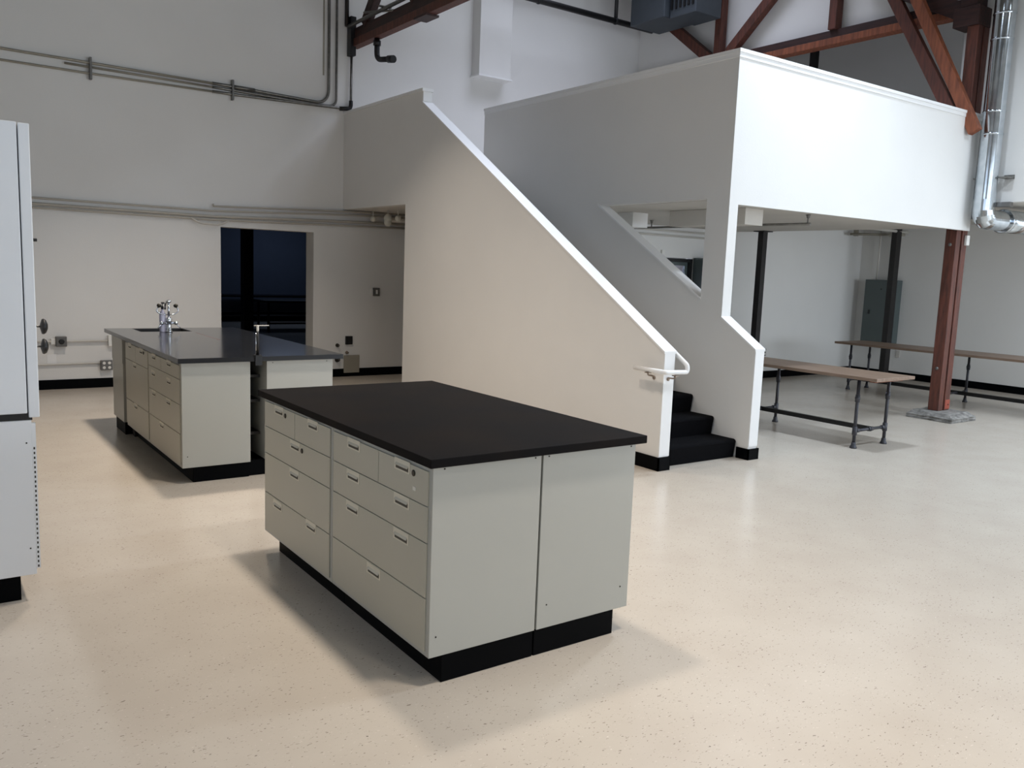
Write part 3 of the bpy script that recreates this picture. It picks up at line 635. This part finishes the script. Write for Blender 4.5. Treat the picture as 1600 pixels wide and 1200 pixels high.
# ------------------------------------------------------------------ conduits on the back wall
def run(label, cat, paths, m, name='conduit'):
    t = thing(name, label, cat, tuple(paths[0][0][0]))
    for pts, r, mm in paths:
        b = nb(); tube(b, pts, r, 10); obj('pipe_run', b, mm or m, t)
    return t
yc = YB-.035
t = run('bundle of three conduits running along the upper back wall and bending up', 'conduit', [
    ([(-3.9, yc, 3.87), (1.6, yc, 3.822), (3.23, yc, 3.803)], .015, 'cdirty'),
    (bend([(3.23, yc, 3.803), (3.5, yc, 3.80), (4.787, yc, 3.765), (4.787, yc, 7.48)], .2, 8), .019, None),
    ([(1.57, yc, 3.775), (3.23, yc, 3.758)], .013, 'cdirty'),
    (bend([(3.23, yc, 3.758), (3.5, yc, 3.755), (4.70, yc, 3.735), (4.898, yc, 3.755), (4.898, yc, 7.48)], .2, 8), .016, None),
    ([(-3.9, yc, 3.73), (1.85, yc, 3.70), (3.23, yc, 3.704)], .013, 'cdirty'),
    (bend([(3.23, yc, 3.704), (3.5, yc, 3.705), (4.974, yc, 3.735), (5.106, yc-.02, 3.765), (5.108, yc-.02, 4.44)], .04, 4), .017, None)], 'conduit')
for x in (1.84, 3.483):
    b = nb(); bx(b, x-.012, x+.012, YB-.07, YB-.001, 3.63, 3.88, .002); obj('clamp', b, 'outlet', t)
for (x, z) in ((3.62, 3.755),):
    b = nb(); tube(b, [(x-.15, yc, 3.808 if x < 3.2 else 3.80), (x+.15, yc, 3.803 if x < 3.2 else 3.795)], .024, 10); obj('coupling', b, 'conduit', t)
b = nb(); tube(b, bend([(4.95, yc, 3.73), (5.106, yc-.02, 3.745), (5.107, yc-.02, 3.85)], .05, 5), .028, 12); obj('elbow', b, 'black', t)
t = run('black pipe rising from the end of the dark red truss at the back wall', 'pipe', [([(5.03, YB-.06, 4.82), (5.03, YB-.06, 7.48)], .028, None)], 'blackwood', 'riser_pipe')
run('cluster of cream painted conduits running along the back wall above the doorway', 'conduit', [
    ([(-3.9, yc, 2.25), (3.2, yc, 2.225), (5.1, yc, 2.30), (6.09, yc, 2.32)], .013, None),
    ([(3.221, yc-.02, 2.305), (3.235, yc, 2.285), (5.1, yc, 2.345), (6.09, yc, 2.36)], .013, None),
    ([(-3.9, yc, 2.19), (3.2, yc, 2.155), (5.1, yc, 2.205), (6.09, yc, 2.225)], .019, None),
    ([(-3.9, yc, 2.145), (3.2, yc, 2.115), (5.1, yc, 2.15), (6.09, yc, 2.165)], .014, None)], 'cpaint2')
tag(obj('cable_loop', one(tube, bend([(2.95, yc, 2.125), (3.05, yc-.02, 2.06), (3.3, yc-.02, 2.05), (3.42, yc, 2.11)], .08), .012, 8), 'cpaint'), 'white cable sagging below the conduits just left of the doorway', 'cable')
tag(obj('cream_strip', one(bx, 4.715, 4.735, YB-.008, YB-.001, 4.14, 7.4), 'cdirty'), 'thin cream strip beside the rising conduits on the back wall', 'strip')  # thin cream strip standing slightly proud of the wall
# surface raceways and outlets, low on the back wall
t = run('upper of two thin conduits low on the back wall between hood and sink island', 'conduit', [([(.6, yc+.01, .575), (1.95, yc+.01, .575)], .012, None)], 'cpaint')
t = thing('wall_outlet', 'round black receptacle in a square box on the low wall conduit beside the hood', 'outlet', (1.44, 11.2, .575))
b = nb(); bx(b, 1.385, 1.50, YB-.07, YB-.001, .515, .635, .006); obj('box', b, 'outlet', t)
b = nb(); lathe(b, (1.443, YB-.07, .575), [(.032, 0), (.03, .006), (.02, .01)], 20, (0, -1, 0)); obj('receptacle', b, 'black', t)
b = nb(); bx(b, 1.335, 1.383, YB-.04, YB-.001, .54, .61, .003); obj('side_box', b, 'white', t)
tag(obj('wall_outlet', one(bx, 1.955, 2.01, YB-.05, YB-.001, .51, .64, .003), 'white'), 'white outlet box half hidden by the corner of the sink island worktop', 'outlet')
run('lower of two thin conduits low on the back wall between hood and sink island', 'conduit', [([(.6, yc+.015, .295), (1.86, yc+.015, .305)], .010, None)], 'cpaint')
t = thing('wall_outlet', 'steel four-socket outlet box low on the back wall left of the sink island', 'outlet', (1.94, 11.2, .28))
b = nb(); bx(b, 1.865, 1.995, YB-.05, YB-.001, .215, .335, .003); obj('box', b, 'outlet', t)
for dx in (-.03, .03):
    for dz in (-.028, .028):
        b = nb(); lathe(b, (1.93+dx, YB-.05, .275+dz), [(.018, 0), (.017, .004)], 12, (0, -1, 0)); obj('socket', b, 'white', t)
t = thing('wall_switch', 'steel switch plate on the back wall in the shade below the landing', 'switch', (5.56, 11.2, 1.22))
b = nb(); bx(b, 5.51, 5.61, YB-.03, YB-.001, 1.165, 1.285, .003); obj('plate', b, 'outlet', t)
b = nb(); bx(b, 5.545, 5.575, YB-.036, YB-.03, 1.195, 1.255, .002); obj('rocker', b, 'white', t)
b = nb(); bx(b, 5.472, 5.505, YB-.02, YB-.001, 1.175, 1.26, .002); obj('side_plate', b, 'white', t)
tag(obj('junction_box', one(bx, 5.085, 5.19, YB-.03, YB-.001, .465, .585, .003), 'black'), 'black square box low on the back wall above the beige cover plate', 'junction box')
for (x, z, r, lab) in ((4.963, .455, .027, 'upper dark round pipe stub low on the back wall right of the sink island'), (4.965, .25, .038, 'lower and larger round pipe stub low on the back wall right of the sink island'), (5.11, .348, .022, 'small brass pipe stub between the black box and the beige cover plate')):
    t = thing('pipe_stub', lab, 'pipe stub', (x, YB-.02, z))
    b = nb(); lathe(b, (x, YB-.001, z), [(r, 0), (r, .01), (r*.7, .016), (r*.7, .05), (r*.55, .055)], 16, (0, -1, 0)); obj('fitting', b, 'bronze' if r < .025 else 'lock', t)
    b = nb(); lathe(b, (x, YB-.056, z), [(r*.3, 0), (r*.3, .012)], 8, (0, -1, 0)); obj('stem', b, 'outlet', t)
tag(obj('cover_plate', one(bx, 5.06, 5.30, YB-.03, YB-.013, .055, .31, .003), 'plate'), 'beige square cover plate at floor level on the back wall right of the sink island', 'cover plate')
tag(obj('wall_patch', one(bx, 1.29, 1.39, YB-.004, YB-.001, .31, .42), 'cap'), 'faint white patch on the back wall under the round receptacle', 'patch')

# ------------------------------------------------------------------ globes under the landing
for (x, y, z, r, lab) in ((5.42, 11.12, 2.262, .043, 'left of three white globes hanging under the stair landing'), (5.45, 10.72, 2.26, .055, 'large double-bellied white globe in the middle under the stair landing'), (5.45, 10.42, 2.25, .042, 'right of three white globes hanging under the stair landing')):
    t = thing('pendant_globe', lab, 'globe', (x, y, z), 'globes under the landing')
    prof = [(r*math.sin(math.pi*i/12), -r*math.cos(math.pi*i/12)) for i in range(13)]
    if r > .05: prof = [(p[0], p[1]*(1.15) ) for p in prof]
    b = nb(); lathe(b, (x, y, z), [(max(a, .002), h) for a, h in prof], 24)
    if r > .05: lathe(b, (x, y, z-.055), [(max(a, .002)*.95, h*.9) for a, h in prof], 24)
    obj('globe', b, 'globe', t)
    b = nb(); tube(b, [(x, y, z+r*.8), (x, y, 2.37)], .006, 8); obj('stem', b, 'white', t)
tag(obj('pipe', one(tube, [(5.56, 10.9, 2.25), (6.07, 10.9, 2.25)], .03), 'cpaint'), 'short fat painted pipe behind the white globes under the landing', 'pipe').name = 'stub_pipe'

# ------------------------------------------------------------------ dark room beyond the doorway
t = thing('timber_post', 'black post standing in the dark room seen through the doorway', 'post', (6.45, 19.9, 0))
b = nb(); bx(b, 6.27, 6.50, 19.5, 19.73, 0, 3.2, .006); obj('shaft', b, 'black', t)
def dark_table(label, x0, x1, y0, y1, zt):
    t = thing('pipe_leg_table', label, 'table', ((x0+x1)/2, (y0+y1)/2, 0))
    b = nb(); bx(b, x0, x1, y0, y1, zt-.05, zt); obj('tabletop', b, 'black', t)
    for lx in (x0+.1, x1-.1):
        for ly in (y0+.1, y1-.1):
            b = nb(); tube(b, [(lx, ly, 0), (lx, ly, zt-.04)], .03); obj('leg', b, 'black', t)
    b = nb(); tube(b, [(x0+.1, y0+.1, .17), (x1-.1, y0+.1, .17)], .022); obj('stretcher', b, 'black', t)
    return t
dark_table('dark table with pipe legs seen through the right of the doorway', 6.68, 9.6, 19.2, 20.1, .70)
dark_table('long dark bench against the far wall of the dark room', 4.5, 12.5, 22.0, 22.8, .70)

# ------------------------------------------------------------------ groups of repeats
GR = {'pipe_leg_table': 'pipe-legged wooden tables', 'steel_column': 'slim steel columns', 'conduit': 'wall conduits', 'wall_outlet': 'wall outlets',
      'pipe_stub': 'pipe stubs low on the back wall', 'roof_truss': 'roof trusses', 'sprinkler_pipe': 'sprinkler pipes', 'worktop': 'island worktops', 'timber_post': 'posts'}
for o in list(C.objects):
    if o.parent is None and 'label' in o and 'group' not in o:
        n = o.name.split('.')[0]
        if n in GR: o['group'] = GR[n]
        elif n == 'base_cabinet': o['group'] = 'base cabinets of the front island' if o.location.y < 5 else 'base cabinets of the sink island'
